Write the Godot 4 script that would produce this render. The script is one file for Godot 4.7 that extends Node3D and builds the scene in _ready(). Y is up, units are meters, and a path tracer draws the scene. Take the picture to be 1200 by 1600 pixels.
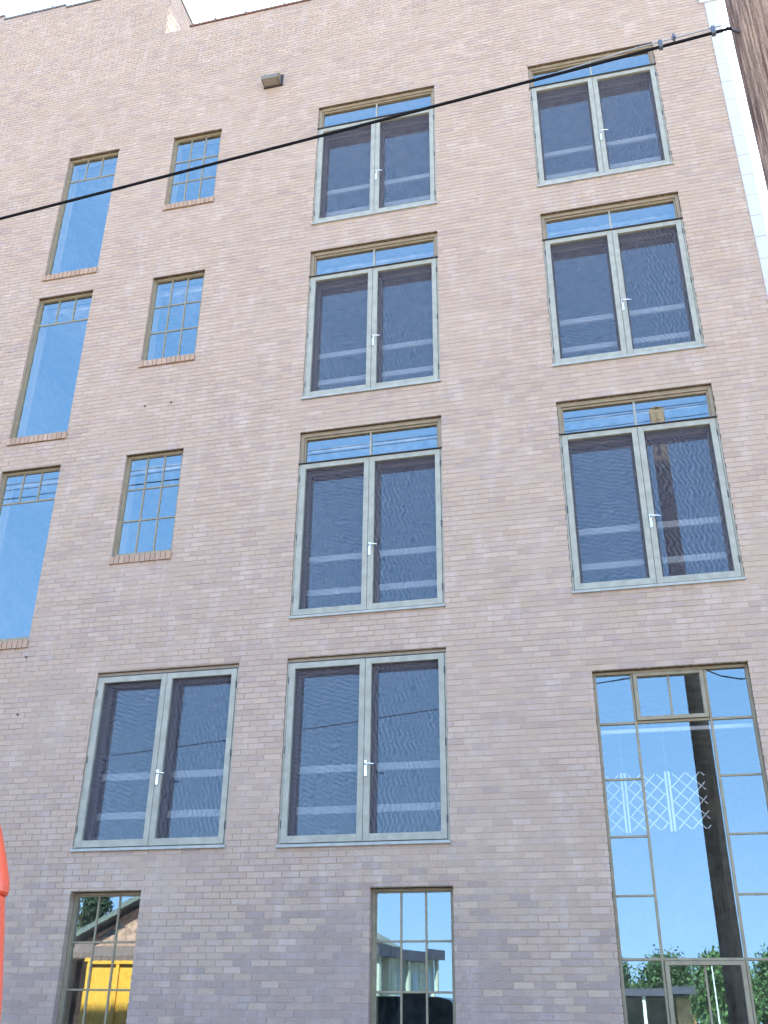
extends Node3D
# A shaded brick facade seen from the street, looking up. Facade plane is z = 0, the street lies towards +z, y = 0 is the ground.

const COURSE := 0.06773
const BRICK := 0.2032
const JOINT := 0.0098
const ROOF_Y := 17.7453
const TOWER_Y := 19.19
const TOWER_X := -6.95
const CORNER_X := 2.353

var mats := {}
var rng := RandomNumberGenerator.new()
var tone_noise := FastNoiseLite.new()
var patch_noise := FastNoiseLite.new()
var streak_noise := FastNoiseLite.new()
var openings: Array = []          # Rect2 of every hole in the facade
var name_count := {}

# ------------------------------------------------------------------ mesh buffer
class Buf:
	var v := PackedVector3Array()
	var n := PackedVector3Array()
	var c := PackedColorArray()
	# corners run counter-clockwise seen from outside
	func quad(a: Vector3, b: Vector3, d: Vector3, e: Vector3, col := Color.WHITE) -> void:
		var nn := (b - a).cross(d - a)
		if nn.length_squared() < 1e-18:
			nn = (d - a).cross(e - a)
		nn = nn.normalized()
		v.append(a); v.append(d); v.append(b)
		v.append(a); v.append(e); v.append(d)
		for k in 6:
			n.append(nn)
			c.append(col)
	func tri(a: Vector3, b: Vector3, d: Vector3, col := Color.WHITE) -> void:
		var nn := (b - a).cross(d - a).normalized()
		v.append(a); v.append(d); v.append(b)
		for k in 3:
			n.append(nn)
			c.append(col)
	func smooth_quad(p: Array, q: Array, cols: Array) -> void:
		for k in [0, 2, 1, 0, 3, 2]:
			v.append(p[k]); n.append(q[k]); c.append(cols[k])
	func box(lo: Vector3, hi: Vector3, col := Color.WHITE, t := Transform3D.IDENTITY) -> void:
		var p := []
		for k in 8:
			p.append(t * Vector3(hi.x if k & 1 else lo.x, hi.y if k & 2 else lo.y, hi.z if k & 4 else lo.z))
		quad(p[4], p[5], p[7], p[6], col)
		quad(p[1], p[0], p[2], p[3], col)
		quad(p[0], p[4], p[6], p[2], col)
		quad(p[5], p[1], p[3], p[7], col)
		quad(p[6], p[7], p[3], p[2], col)
		quad(p[0], p[1], p[5], p[4], col)
	# box with the front (+z) edges chamfered
	func bevel_box(lo: Vector3, hi: Vector3, e := 0.004, col := Color.WHITE) -> void:
		var f := hi.z
		var g := hi.z - e
		var a := [Vector3(lo.x, lo.y, g), Vector3(hi.x, lo.y, g), Vector3(hi.x, hi.y, g), Vector3(lo.x, hi.y, g)]
		var b := [Vector3(lo.x + e, lo.y + e, f), Vector3(hi.x - e, lo.y + e, f), Vector3(hi.x - e, hi.y - e, f), Vector3(lo.x + e, hi.y - e, f)]
		var d := [Vector3(lo.x, lo.y, lo.z), Vector3(hi.x, lo.y, lo.z), Vector3(hi.x, hi.y, lo.z), Vector3(lo.x, hi.y, lo.z)]
		quad(b[0], b[1], b[2], b[3], col)
		quad(d[1], d[0], d[3], d[2], col)
		for k in 4:
			var m := (k + 1) % 4
			quad(a[k], a[m], b[m], b[k], col)
			quad(d[k], d[m], a[m], a[k], col)
	func tube(path: Array, radii: Array, sides := 8, col := Color.WHITE, caps := true) -> void:
		var rings := []
		for i in path.size():
			var t: Vector3 = (path[min(i + 1, path.size() - 1)] - path[max(i - 1, 0)]).normalized()
			var up := Vector3.UP if absf(t.y) < 0.9 else Vector3.RIGHT
			var s := t.cross(up).normalized()
			var w := s.cross(t).normalized()
			var ring := []
			for k in sides:
				var ang := TAU * k / sides
				var dir := s * cos(ang) + w * sin(ang)
				ring.append([path[i] + dir * radii[i], dir])
			rings.append(ring)
		for i in path.size() - 1:
			for k in sides:
				var m := (k + 1) % sides
				var A = rings[i][k]; var B = rings[i][m]; var D = rings[i + 1][m]; var E = rings[i + 1][k]
				smooth_quad([A[0], E[0], D[0], B[0]], [A[1], E[1], D[1], B[1]], [col, col, col, col])
		if caps:
			for k in sides:
				var m := (k + 1) % sides
				tri(path[0], rings[0][k][0], rings[0][m][0], col)
				tri(path[-1], rings[-1][m][0], rings[-1][k][0], col)
	# profile: [radius, height] from bottom to top, turned about y
	func lathe(profile: Array, sides := 32, col := Color.WHITE, at := Vector3.ZERO) -> void:
		for i in profile.size() - 1:
			var p: Vector2 = profile[i]
			var q: Vector2 = profile[i + 1]
			var slope := Vector2(q.y - p.y, p.x - q.x).normalized()
			for k in sides:
				var a0 := TAU * k / sides
				var a1 := TAU * (k + 1) / sides
				var d0 := Vector3(cos(a0), 0, sin(a0))
				var d1 := Vector3(cos(a1), 0, sin(a1))
				var n0 := (d0 * slope.x + Vector3.UP * slope.y).normalized()
				var n1 := (d1 * slope.x + Vector3.UP * slope.y).normalized()
				smooth_quad([at + d0 * q.x + Vector3.UP * q.y, at + d1 * q.x + Vector3.UP * q.y, at + d1 * p.x + Vector3.UP * p.y, at + d0 * p.x + Vector3.UP * p.y], [n0, n1, n1, n0], [col, col, col, col])
	# outline in (z, y), counter-clockwise seen from +x, drawn out from x0 to x1
	func prism(pts: Array, x0: float, x1: float, col := Color.WHITE) -> void:
		var flat := PackedVector2Array()
		for p in pts:
			flat.append(p)
		for k in pts.size():
			var a: Vector2 = pts[k]
			var b: Vector2 = pts[(k + 1) % pts.size()]
			quad(Vector3(x1, a.y, a.x), Vector3(x0, a.y, a.x), Vector3(x0, b.y, b.x), Vector3(x1, b.y, b.x), col)
		var ix := Geometry2D.triangulate_polygon(flat)
		for k in range(0, ix.size(), 3):
			var t := [flat[ix[k]], flat[ix[k + 1]], flat[ix[k + 2]]]
			if (t[1] - t[0]).cross(t[2] - t[0]) > 0:
				t = [t[0], t[2], t[1]]
			tri(Vector3(x1, t[0].y, t[0].x), Vector3(x1, t[1].y, t[1].x), Vector3(x1, t[2].y, t[2].x), col)
			tri(Vector3(x0, t[0].y, t[0].x), Vector3(x0, t[2].y, t[2].x), Vector3(x0, t[1].y, t[1].x), col)
	func mesh() -> ArrayMesh:
		var a := []
		a.resize(Mesh.ARRAY_MAX)
		a[Mesh.ARRAY_VERTEX] = v
		a[Mesh.ARRAY_NORMAL] = n
		a[Mesh.ARRAY_COLOR] = c
		var m := ArrayMesh.new()
		m.add_surface_from_arrays(Mesh.PRIMITIVE_TRIANGLES, a)
		return m

# ------------------------------------------------------------------ node helpers
func put(called: String, mesh: Mesh, m: Material, parent: Node) -> MeshInstance3D:
	var o := MeshInstance3D.new()
	o.name = called
	o.mesh = mesh
	o.material_override = m
	parent.add_child(o, true)
	return o

func build(called: String, b: Buf, m: Material, parent: Node) -> MeshInstance3D:
	return put(called, b.mesh(), m, parent)

func numbered(called: String) -> String:
	var k: int = name_count.get(called, 0)
	name_count[called] = k + 1
	return called if k == 0 else "%s_%03d" % [called, k]

func thing(called: String, label: String, category: String, group := "") -> Node3D:
	var o := Node3D.new()
	o.name = numbered(called)
	add_child(o)
	tag(o, label, category, group)
	return o

func tag(o: Node, label: String, category: String, group := "") -> void:
	o.set_meta("label", label)
	o.set_meta("category", category)
	if group != "":
		o.set_meta("group", group)

func part(called: String, parent: Node) -> Node3D:
	var o := Node3D.new()
	o.name = called
	parent.add_child(o, true)
	return o

func setting(called: String, b: Buf, m: Material) -> MeshInstance3D:
	var o := build(called, b, m, self)
	o.set_meta("kind", "structure")
	return o

func one_box(lo: Vector3, hi: Vector3, col := Color.WHITE) -> Buf:
	var b := Buf.new()
	b.box(lo, hi, col)
	return b

func lin(r: float, g: float, b: float, a := 1.0) -> Color:
	var k := Color(r, g, b, a).linear_to_srgb()
	k.a = a
	return k

# ------------------------------------------------------------------ materials
func noise_tex(freq: float, lo: Color, hi: Color, seed_n: int, size := 512, octaves := 4) -> NoiseTexture2D:
	var f := FastNoiseLite.new()
	f.seed = seed_n
	f.noise_type = FastNoiseLite.TYPE_SIMPLEX_SMOOTH
	f.frequency = freq
	f.fractal_octaves = octaves
	var t := NoiseTexture2D.new()
	t.width = size
	t.height = size
	t.seamless = true
	t.noise = f
	var g := Gradient.new()
	g.set_color(0, lo)
	g.set_color(1, hi)
	g.set_offset(0, 0.2)
	g.set_offset(1, 0.8)
	t.color_ramp = g
	return t

func grey(x: float) -> Color:
	return Color(x, x, x)

func paint(key: String, col: Color, rough: float, tex: Texture2D = null, scale := 1.0, metal := 0.0, vertex := false) -> StandardMaterial3D:
	var m := StandardMaterial3D.new()
	m.resource_name = key
	m.albedo_color = col
	m.roughness = rough
	m.metallic = metal
	m.vertex_color_use_as_albedo = vertex
	if tex:
		m.albedo_texture = tex
		m.uv1_triplanar = true
		m.uv1_world_triplanar = true
		m.uv1_scale = Vector3.ONE * scale
	mats[key] = m
	return m

func moire_image(vertical: bool, seed_n: int) -> ImageTexture:
	# insect screen: fine woven wire; optical moire painted into colour and opacity as wavy bands
	var f := FastNoiseLite.new()
	f.seed = seed_n
	f.frequency = 0.012
	var size := 512
	var im := Image.create(size, size, false, Image.FORMAT_RGBA8)
	for y in size:
		for x in size:
			var w := f.get_noise_2d(x, y)
			var w2 := f.get_noise_2d(x * 0.5 + 900.0, y * 0.5)
			var u := (x if vertical else y) * TAU / 512.0
			var v := (y if vertical else x) * TAU / 512.0
			var s := sin(u * 17.0 + 2.2 * sin(v * 5.0 + 3.0 * w2) + 5.0 * w2 + 0.8 * w)
			var k := 0.5 + 0.5 * s * clampf(0.75 + 1.4 * f.get_noise_2d(x * 0.3 + 300.0, y * 0.3), 0.3, 1.0)
			im.set_pixel(x, y, Color(0.57 + 0.43 * k, 0.57 + 0.43 * k, 0.57 + 0.43 * k, 0.49 - 0.065 * k))
	return ImageTexture.create_from_image(im)

func white_dot() -> ImageTexture:
	var im := Image.create(4, 4, false, Image.FORMAT_RGBA8)
	im.fill(Color.WHITE)
	return ImageTexture.create_from_image(im)

func make_materials() -> void:
	var grain := noise_tex(0.09, grey(0.80), grey(1.0), 3)
	var fine := noise_tex(0.05, grey(0.90), grey(1.0), 5)
	var coarse := noise_tex(0.012, grey(0.72), grey(1.0), 9)
	var m := paint("brick", Color.WHITE, 0.93, grain, 2.2, 0.0, true)
	m.metallic_specular = 0.25
	m.heightmap_enabled = true
	m.heightmap_texture = noise_tex(0.11, grey(0.0), grey(1.0), 8)
	m.heightmap_scale = 0.15
	var smear := noise_tex(0.010, Color(0.77, 0.71, 0.69, 0.0), Color(0.80, 0.75, 0.73, 0.22), 41, 1024, 5)
	smear.color_ramp.set_offset(0, 0.50)
	smear.color_ramp.set_offset(1, 0.95)
	m.detail_enabled = true
	m.detail_blend_mode = BaseMaterial3D.BLEND_MODE_MIX
	m.detail_uv_layer = BaseMaterial3D.DETAIL_UV_2
	m.detail_albedo = smear
	m.uv2_triplanar = true
	m.uv2_world_triplanar = true
	m.uv2_scale = Vector3(0.33, 0.11, 0.33)
	m = paint("mortar", Color.WHITE, 0.97, grain, 3.1, 0.0, true)
	m.metallic_specular = 0.2
	paint("white_stone", lin(0.53, 0.52, 0.515), 0.85, fine, 2.4)
	paint("sash_paint", lin(0.325, 0.315, 0.245), 0.5, fine, 0.22)
	paint("sill_paint", lin(0.36, 0.37, 0.33), 0.5, fine, 0.22)
	paint("frame_tan", lin(0.265, 0.205, 0.125), 0.5, fine, 0.22)
	paint("frame_olive", lin(0.265, 0.22, 0.135), 0.5, fine, 0.22)
	paint("lintel_steel", lin(0.20, 0.135, 0.075), 0.6, coarse, 2.0)
	paint("inner_frame", lin(0.15, 0.145, 0.14), 0.6)
	paint("drip_metal", lin(0.05, 0.05, 0.055), 0.5)
	paint("hinge_metal", lin(0.04, 0.04, 0.045), 0.5)
	paint("chrome", lin(0.80, 0.80, 0.80), 0.22, null, 1.0, 1.0)
	paint("rail_paint", lin(0.62, 0.62, 0.58), 0.6)
	paint("coping_brown", lin(0.16, 0.085, 0.065), 0.55)
	paint("coping_grey", lin(0.13, 0.135, 0.135), 0.5)
	paint("plaster", lin(0.55, 0.54, 0.51), 0.9, coarse, 0.4)
	paint("roof_felt", lin(0.12, 0.12, 0.12), 0.95)
	# coated glazing: mirrors about a quarter of the light, bluish, and lets the rest through
	m = paint("glass", Color(0.80, 0.945, 1.0, 0.235), 0.0, null, 1.0, 1.0)
	m.albedo_texture = white_dot()
	m.transparency = BaseMaterial3D.TRANSPARENCY_ALPHA
	for s in [["screen_across", false, 21], ["screen_along", true, 22]]:
		m = paint(s[0], lin(0.165, 0.155, 0.185), 1.0, moire_image(s[1], s[2]), 1.05)
		m.metallic_specular = 0.1
		m.transparency = BaseMaterial3D.TRANSPARENCY_ALPHA
	m = paint("pole_wood", Color.WHITE, 0.9, grain, 1.0, 0.0, true)
	m.uv1_scale = Vector3(6, 0.5, 6)
	m.heightmap_enabled = true
	m.heightmap_texture = noise_tex(0.05, grey(0), grey(1), 31)
	m.heightmap_scale = 0.6
	m = paint("cable_black", lin(0.012, 0.012, 0.014), 0.85)
	m.metallic_specular = 0.2
	paint("strand_steel", lin(0.30, 0.31, 0.31), 0.45, null, 1.0, 0.8)
	paint("clamp_grey", lin(0.10, 0.11, 0.12), 0.5, null, 1.0, 0.4)
	paint("insulator", lin(0.72, 0.72, 0.70), 0.25)
	paint("lamp_bronze", lin(0.17, 0.14, 0.10), 0.35, fine, 2.0)
	paint("lamp_back", lin(0.03, 0.025, 0.03), 0.6)
	paint("lamp_lens", lin(0.24, 0.21, 0.17), 0.4)
	m = paint("orange_plastic", lin(0.78, 0.075, 0.01), 0.4, fine, 1.3)
	m.clearcoat_enabled = true
	m.clearcoat = 0.2
	m.clearcoat_roughness = 0.15
	# street side
	paint("asphalt", lin(0.06, 0.06, 0.062), 0.95, coarse, 0.7)
	paint("concrete", lin(0.42, 0.40, 0.36), 0.95, coarse, 0.35)
	paint("paving", lin(0.11, 0.105, 0.10), 0.95, coarse, 0.35)
	paint("lot", lin(0.40, 0.365, 0.31), 0.95, coarse, 0.2)
	paint("ground", lin(0.22, 0.20, 0.14), 0.97, coarse, 0.15)
	paint("skip_yellow", lin(0.72, 0.345, 0.035), 0.5, fine, 0.4)
	paint("skip_inside", lin(0.10, 0.08, 0.05), 0.8)
	paint("shingle_grey", lin(0.16, 0.17, 0.16), 0.95, coarse, 1.5)
	paint("shingle_brown", lin(0.19, 0.115, 0.10), 0.95, coarse, 1.5)
	paint("house_wall", lin(0.48, 0.27, 0.20), 0.9, coarse, 0.6)
	paint("house_trim", lin(0.62, 0.60, 0.55), 0.7)
	paint("dark_fascia", lin(0.055, 0.05, 0.075), 0.5, fine, 0.5)
	paint("pale_wall", lin(0.40, 0.42, 0.36), 0.7, fine, 0.5)
	paint("tan_wall", lin(0.60, 0.45, 0.25), 0.9, coarse, 0.6)
	paint("blue_wall", lin(0.36, 0.44, 0.50), 0.8, fine, 0.4)
	paint("dark_glass", lin(0.03, 0.04, 0.045), 0.08)
	paint("tile_orange", lin(0.42, 0.20, 0.10), 0.9)
	paint("white_paint", lin(0.50, 0.50, 0.49), 0.6)
	paint("van_paint", lin(0.015, 0.018, 0.022), 0.25)
	paint("tyre_rubber", lin(0.02, 0.02, 0.02), 0.9)
	paint("bark", lin(0.10, 0.075, 0.05), 0.95, coarse, 2.0)
	m = paint("leaf", Color.WHITE, 0.8, null, 1.0, 0.0, true)
	m.backlight_enabled = true
	m.backlight = lin(0.10, 0.14, 0.03)
	m.cull_mode = BaseMaterial3D.CULL_DISABLED

# ------------------------------------------------------------------ sky: clear air, white haze round the sun, deep blue away from it
func make_sky(sun: Vector3) -> PanoramaSkyMaterial:
	var h := 256
	var w := 512
	var im := Image.create(w, h, false, Image.FORMAT_RGBF)
	for j in h:
		var el := PI / 2 - PI * (j + 0.5) / h
		var up := sin(maxf(el, 0.0))
		var air := exp(-up / 0.22)                      # share of long, pale paths near the horizon
		for i in w:
			var az := TAU * (i + 0.5) / w
			var d := Vector3(sin(az) * cos(el), sin(el), -cos(az) * cos(el))
			var x := acos(clampf(d.dot(sun), -1, 1))
			var cx := cos(x)
			var r := 0.076 + 0.140 * air
			var g := 0.142 + 0.140 * air
			var b := 0.265 + 0.125 * air
			var ray := 0.82 + 0.30 * cx * cx
			var mie := 0.50 * exp(-x / 0.16) + 0.20 * exp(-x / 0.55)
			im.set_pixel(i, j, Color(r * ray + mie, g * ray + mie * 0.99, b * ray + mie * 0.97))
	var m := PanoramaSkyMaterial.new()
	m.panorama = ImageTexture.create_from_image(im)
	return m

# ------------------------------------------------------------------ brickwork
# darker brick tones with pale pointing at the wall's foot; the upper edge wanders
func wall_foot(x: float, y: float, loose := 0.0) -> bool:
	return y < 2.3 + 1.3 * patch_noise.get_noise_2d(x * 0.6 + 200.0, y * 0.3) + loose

func brick_tone(x: float, y: float, r: float, r2: float) -> Color:
	var p := patch_noise.get_noise_2d(x, y * 1.6)
	var q := tone_noise.get_noise_2d(x * 2.2, y * 3.0)
	# three batches of brick: cream buff, pinkish buff, mauve grey
	var cream := Vector3(0.562, 0.426, 0.328)
	var pink := Vector3(0.518, 0.392, 0.298)
	var mauve := Vector3(0.470, 0.352, 0.283)
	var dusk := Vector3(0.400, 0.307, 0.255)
	var pick := r + 0.22 * p
	var col := pink
	if pick > 0.72:
		col = pink.lerp(cream, clampf((pick - 0.72) * 3.5, 0.0, 1.0))
	elif pick < 0.25:
		col = pink.lerp(mauve, clampf((0.25 - pick) * 5.0, 0.0, 1.0))
	if wall_foot(x, y, 1.3 * (r2 - 0.5)):
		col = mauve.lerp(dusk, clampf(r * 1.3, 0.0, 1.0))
	var hue := fmod(r * 7.31 + r2 * 3.17, 1.0) - 0.5
	col = Vector3(col.x * (1.0 + 0.02 * hue), col.y * (1.0 - 0.01 * hue), col.z * (1.0 - 0.07 * hue))
	col *= 1.0 + 0.04 * q + 0.05 * (r2 - 0.5)
	return Color(col.x, col.y, col.z)

func mortar_tone(x: float, y: float) -> Color:
	var p := patch_noise.get_noise_2d(x * 1.3 + 50.0, y * 1.3)
	var q := tone_noise.get_noise_2d(x * 3.0, y * 3.0 + 70.0)
	var dark := Vector3(0.455, 0.335, 0.245)
	var pale := Vector3(0.545, 0.430, 0.330)
	var col := dark.lerp(pale, clampf(0.38 + 1.2 * p + 0.3 * q, 0.0, 1.0))
	if wall_foot(x, y):
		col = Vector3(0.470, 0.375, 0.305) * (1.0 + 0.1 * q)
	return Color(col.x, col.y, col.z)

# pieces of brick r left outside the holes
func cut(r: Rect2, holes: Array) -> Array:
	var out := [r]
	for h in holes:
		var next := []
		for p in out:
			if not p.intersects(h):
				next.append(p)
				continue
			var i: Rect2 = p.intersection(h)
			if i.position.x > p.position.x:
				next.append(Rect2(p.position.x, p.position.y, i.position.x - p.position.x, p.size.y))
			if i.end.x < p.end.x:
				next.append(Rect2(i.end.x, p.position.y, p.end.x - i.end.x, p.size.y))
			if i.end.y < p.end.y:
				next.append(Rect2(i.position.x, i.end.y, i.size.x, p.end.y - i.end.y))
			if i.position.y > p.position.y:
				next.append(Rect2(i.position.x, p.position.y, i.size.x, i.position.y - p.position.y))
		out = next
	return out.filter(func(q): return q.size.x > 0.018 and q.size.y > 0.014)

func add_brick(b: Buf, lo: Vector2, hi: Vector2, depth: float, col: Color, t := Transform3D.IDENTITY) -> void:
	var z := rng.randf_range(-0.0016, 0.0016)
	var p := []
	for k in 8:
		p.append(t * Vector3(hi.x if k & 1 else lo.x, hi.y if k & 2 else lo.y, (z + rng.randf_range(-0.0007, 0.0007)) if k & 4 else -depth))
	b.quad(p[4], p[5], p[7], p[6], col)
	b.quad(p[0], p[4], p[6], p[2], col)
	b.quad(p[5], p[1], p[3], p[7], col)
	b.quad(p[6], p[7], p[3], p[2], col)
	b.quad(p[0], p[1], p[5], p[4], col)

func in_picture(p: Vector3, cam: Camera3D) -> bool:
	var q := cam.global_transform.affine_inverse() * p
	if q.z > -0.5:
		return false
	var t := tan(deg_to_rad(cam.fov) / 2)
	return absf(q.y / -q.z) < t * 0.985 and absf(q.x / -q.z) < t * 0.75 * 0.985

func brick_wall(building: Node3D, cam: Camera3D) -> void:
	var wall := part("wall", building)
	# --- mortar bed with the openings left out
	var xs := [-20.0, TOWER_X, CORNER_X]
	var ys := [0.0, ROOF_Y, TOWER_Y]
	for o in openings:
		xs.append(o.position.x - 0.004); xs.append(o.end.x + 0.004)
		ys.append(o.position.y - 0.004); ys.append(o.end.y + 0.004)
	var x := -13.0
	while x < CORNER_X - 0.3:
		xs.append(x)
		x += 0.41
	var y := 0.3
	while y < TOWER_Y - 0.2:
		ys.append(y)
		y += 0.41
	xs.sort(); ys.sort()
	var m := Buf.new()
	var zf := -0.0042
	var zb := -0.35
	var solid := func(i: int, j: int) -> bool:
		if i < 0 or j < 0 or i >= xs.size() - 1 or j >= ys.size() - 1:
			return false
		var c := Vector2((xs[i] + xs[i + 1]) / 2, (ys[j] + ys[j + 1]) / 2)
		if c.x > TOWER_X and c.y > ROOF_Y:
			return false
		for o in openings:
			if o.grow(0.004).has_point(c):
				return false
		return true
	for i in xs.size() - 1:
		for j in ys.size() - 1:
			var x0: float = xs[i]; var x1: float = xs[i + 1]; var y0: float = ys[j]; var y1: float = ys[j + 1]
			if x1 - x0 < 1e-5 or y1 - y0 < 1e-5 or not solid.call(i, j):
				continue
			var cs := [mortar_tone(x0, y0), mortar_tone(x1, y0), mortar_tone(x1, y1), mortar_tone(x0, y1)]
			var f := Vector3(0, 0, 1)
			m.smooth_quad([Vector3(x0, y0, zf), Vector3(x1, y0, zf), Vector3(x1, y1, zf), Vector3(x0, y1, zf)], [f, f, f, f], cs)
			m.quad(Vector3(x1, y0, zb), Vector3(x0, y0, zb), Vector3(x0, y1, zb), Vector3(x1, y1, zb), cs[0])
			if not solid.call(i - 1, j):
				m.quad(Vector3(x0, y0, zb), Vector3(x0, y0, zf), Vector3(x0, y1, zf), Vector3(x0, y1, zb), cs[0])
			if not solid.call(i + 1, j):
				m.quad(Vector3(x1, y0, zf), Vector3(x1, y0, zb), Vector3(x1, y1, zb), Vector3(x1, y1, zf), cs[1])
			if not solid.call(i, j + 1):
				m.quad(Vector3(x0, y1, zf), Vector3(x1, y1, zf), Vector3(x1, y1, zb), Vector3(x0, y1, zb), cs[3])
			if not solid.call(i, j - 1):
				m.quad(Vector3(x0, y0, zb), Vector3(x1, y0, zb), Vector3(x1, y0, zf), Vector3(x0, y0, zf), cs[0])
	build("mortar_bed", m, mats.mortar, wall)
	# --- bricks
	var mass := Buf.new()
	var whole := []
	var rows := int(TOWER_Y / COURSE)
	for j in rows:
		var y0 := j * COURSE + 0.004
		var y1 := y0 + COURSE - JOINT
		var holes := openings.filter(func(o): return o.position.y < y1 + 0.02 and o.end.y > y0 - 0.02)
		var shift := (0.5 if j % 2 else 0.0) * BRICK + rng.randf_range(-0.012, 0.012)
		var right := CORNER_X if y1 < ROOF_Y else TOWER_X
		var x0 := -13.0 - shift
		while x0 < right - 0.02:
			var wid := BRICK + rng.randf_range(-0.003, 0.003)
			var r := Rect2(x0, y0, minf(wid - JOINT, right - x0), y1 - y0)
			var c := r.get_center()
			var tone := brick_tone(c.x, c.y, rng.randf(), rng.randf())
			var pieces := cut(r, holes)
			var near := false
			for h in holes:
				if h.grow(0.02).intersects(r):
					near = true
			if pieces.size() == 1 and pieces[0] == r and not near and r.size.x > 0.17 and y1 - y0 > 0.05 and c.y > 1.3 and in_picture(Vector3(r.position.x, y0, 0), cam) and in_picture(Vector3(r.end.x, y1, 0), cam):
				whole.append([cam.position.distance_to(Vector3(c.x, c.y, 0)), r, tone])
			else:
				for p in pieces:
					add_brick(mass, p.position, p.end, 0.105 if near else 0.02, tone)
			x0 += wid
	whole.sort_custom(func(a, b): return a[0] < b[0])
	# the 300 nearest bricks stand alone, the rest are one mass
	var single := []
	for k in 10:
		var sb := Buf.new()
		add_brick(sb, Vector2(-0.5, -0.5), Vector2(0.5, 0.5), 0.02, Color.WHITE)
		single.append(sb.mesh())
	var tones := {}
	for k in whole.size():
		var r: Rect2 = whole[k][1]
		if k >= 300:
			add_brick(mass, r.position, r.end, 0.02, whole[k][2])
			continue
		var t: Color = whole[k][2]
		var key := "%d_%d" % [int(t.r * 26), int(t.b * 30)]
		if not tones.has(key):
			var mt: StandardMaterial3D = mats.brick.duplicate()
			mt.vertex_color_use_as_albedo = false
			mt.albedo_color = t.linear_to_srgb()
			tones[key] = mt
		var o := put("brick", single[k % 10], tones[key], wall)
		o.position = Vector3(r.get_center().x, r.get_center().y, 0)
		o.scale = Vector3(r.size.x, r.size.y, 1)
	var rest := build("brick_courses", mass, mats.brick, wall)
	rest.set_meta("kind", "stuff")
	# --- side of the tower above the lower roof
	var side := part("tower_side_wall", building)
	var sm := Buf.new()
	sm.box(Vector3(TOWER_X - 0.30, ROOF_Y - 1.2, -6.0), Vector3(TOWER_X - 0.0055, TOWER_Y - 0.003, -0.352), mortar_tone(0, 0))
	build("mortar_bed", sm, mats.mortar, side)
	var sb2 := Buf.new()
	var turn := Transform3D(Basis(Vector3(0, 0, -1), Vector3.UP, Vector3(1, 0, 0)), Vector3(TOWER_X, 0, 0))
	for j in range(int((ROOF_Y - 0.9) / COURSE), rows):
		var u := 0.002 + (0.5 if j % 2 else 0.0) * BRICK
		while u < 5.7:
			add_brick(sb2, Vector2(u, j * COURSE + 0.004), Vector2(u + BRICK - JOINT, (j + 1) * COURSE + 0.004 - JOINT), 0.02, brick_tone(u + 3.0, j * COURSE, rng.randf(), rng.randf()), turn)
			u += BRICK
	build("brick_courses", sb2, mats.brick, side).set_meta("kind", "stuff")

# ------------------------------------------------------------------ windows
func pane(lo: Vector2, hi: Vector2, z: float, parent: Node) -> void:
	# one sheet of glass, never set perfectly true
	var b := Buf.new()
	var c := (lo + hi) / 2
	var s := (hi - lo) / 2
	var tx := rng.randf_range(-0.0016, 0.0016)
	var ty := rng.randf_range(-0.0016, 0.0016)
	var p := []
	for k in [Vector2(-1, -1), Vector2(1, -1), Vector2(1, 1), Vector2(-1, 1)]:
		p.append(Vector3(c.x + k.x * s.x, c.y + k.y * s.y, z + k.x * s.x * tx + k.y * s.y * ty))
	b.quad(p[0], p[1], p[2], p[3])
	build("pane", b, mats.glass, parent)

func ring(b: Buf, lo: Vector2, hi: Vector2, w: Array, z0: float, z1: float) -> void:
	# w: left, right, bottom, top widths; stiles run full height, rails butt between them
	b.bevel_box(Vector3(lo.x, lo.y, z0), Vector3(lo.x + w[0], hi.y, z1), 0.003)
	b.bevel_box(Vector3(hi.x - w[1], lo.y, z0), Vector3(hi.x, hi.y, z1), 0.003)
	b.bevel_box(Vector3(lo.x + w[0], lo.y, z0), Vector3(hi.x - w[1], lo.y + w[2], z1), 0.003)
	b.bevel_box(Vector3(lo.x + w[0], hi.y - w[3], z0), Vector3(hi.x - w[1], hi.y, z1), 0.003)

func lintel(x0: float, x1: float, y: float, parent: Node) -> void:
	build("lintel", one_box(Vector3(x0 - 0.002, y - 0.010, -0.30), Vector3(x1 + 0.002, y + 0.002, 0.001)), mats.lintel_steel, parent)

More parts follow.
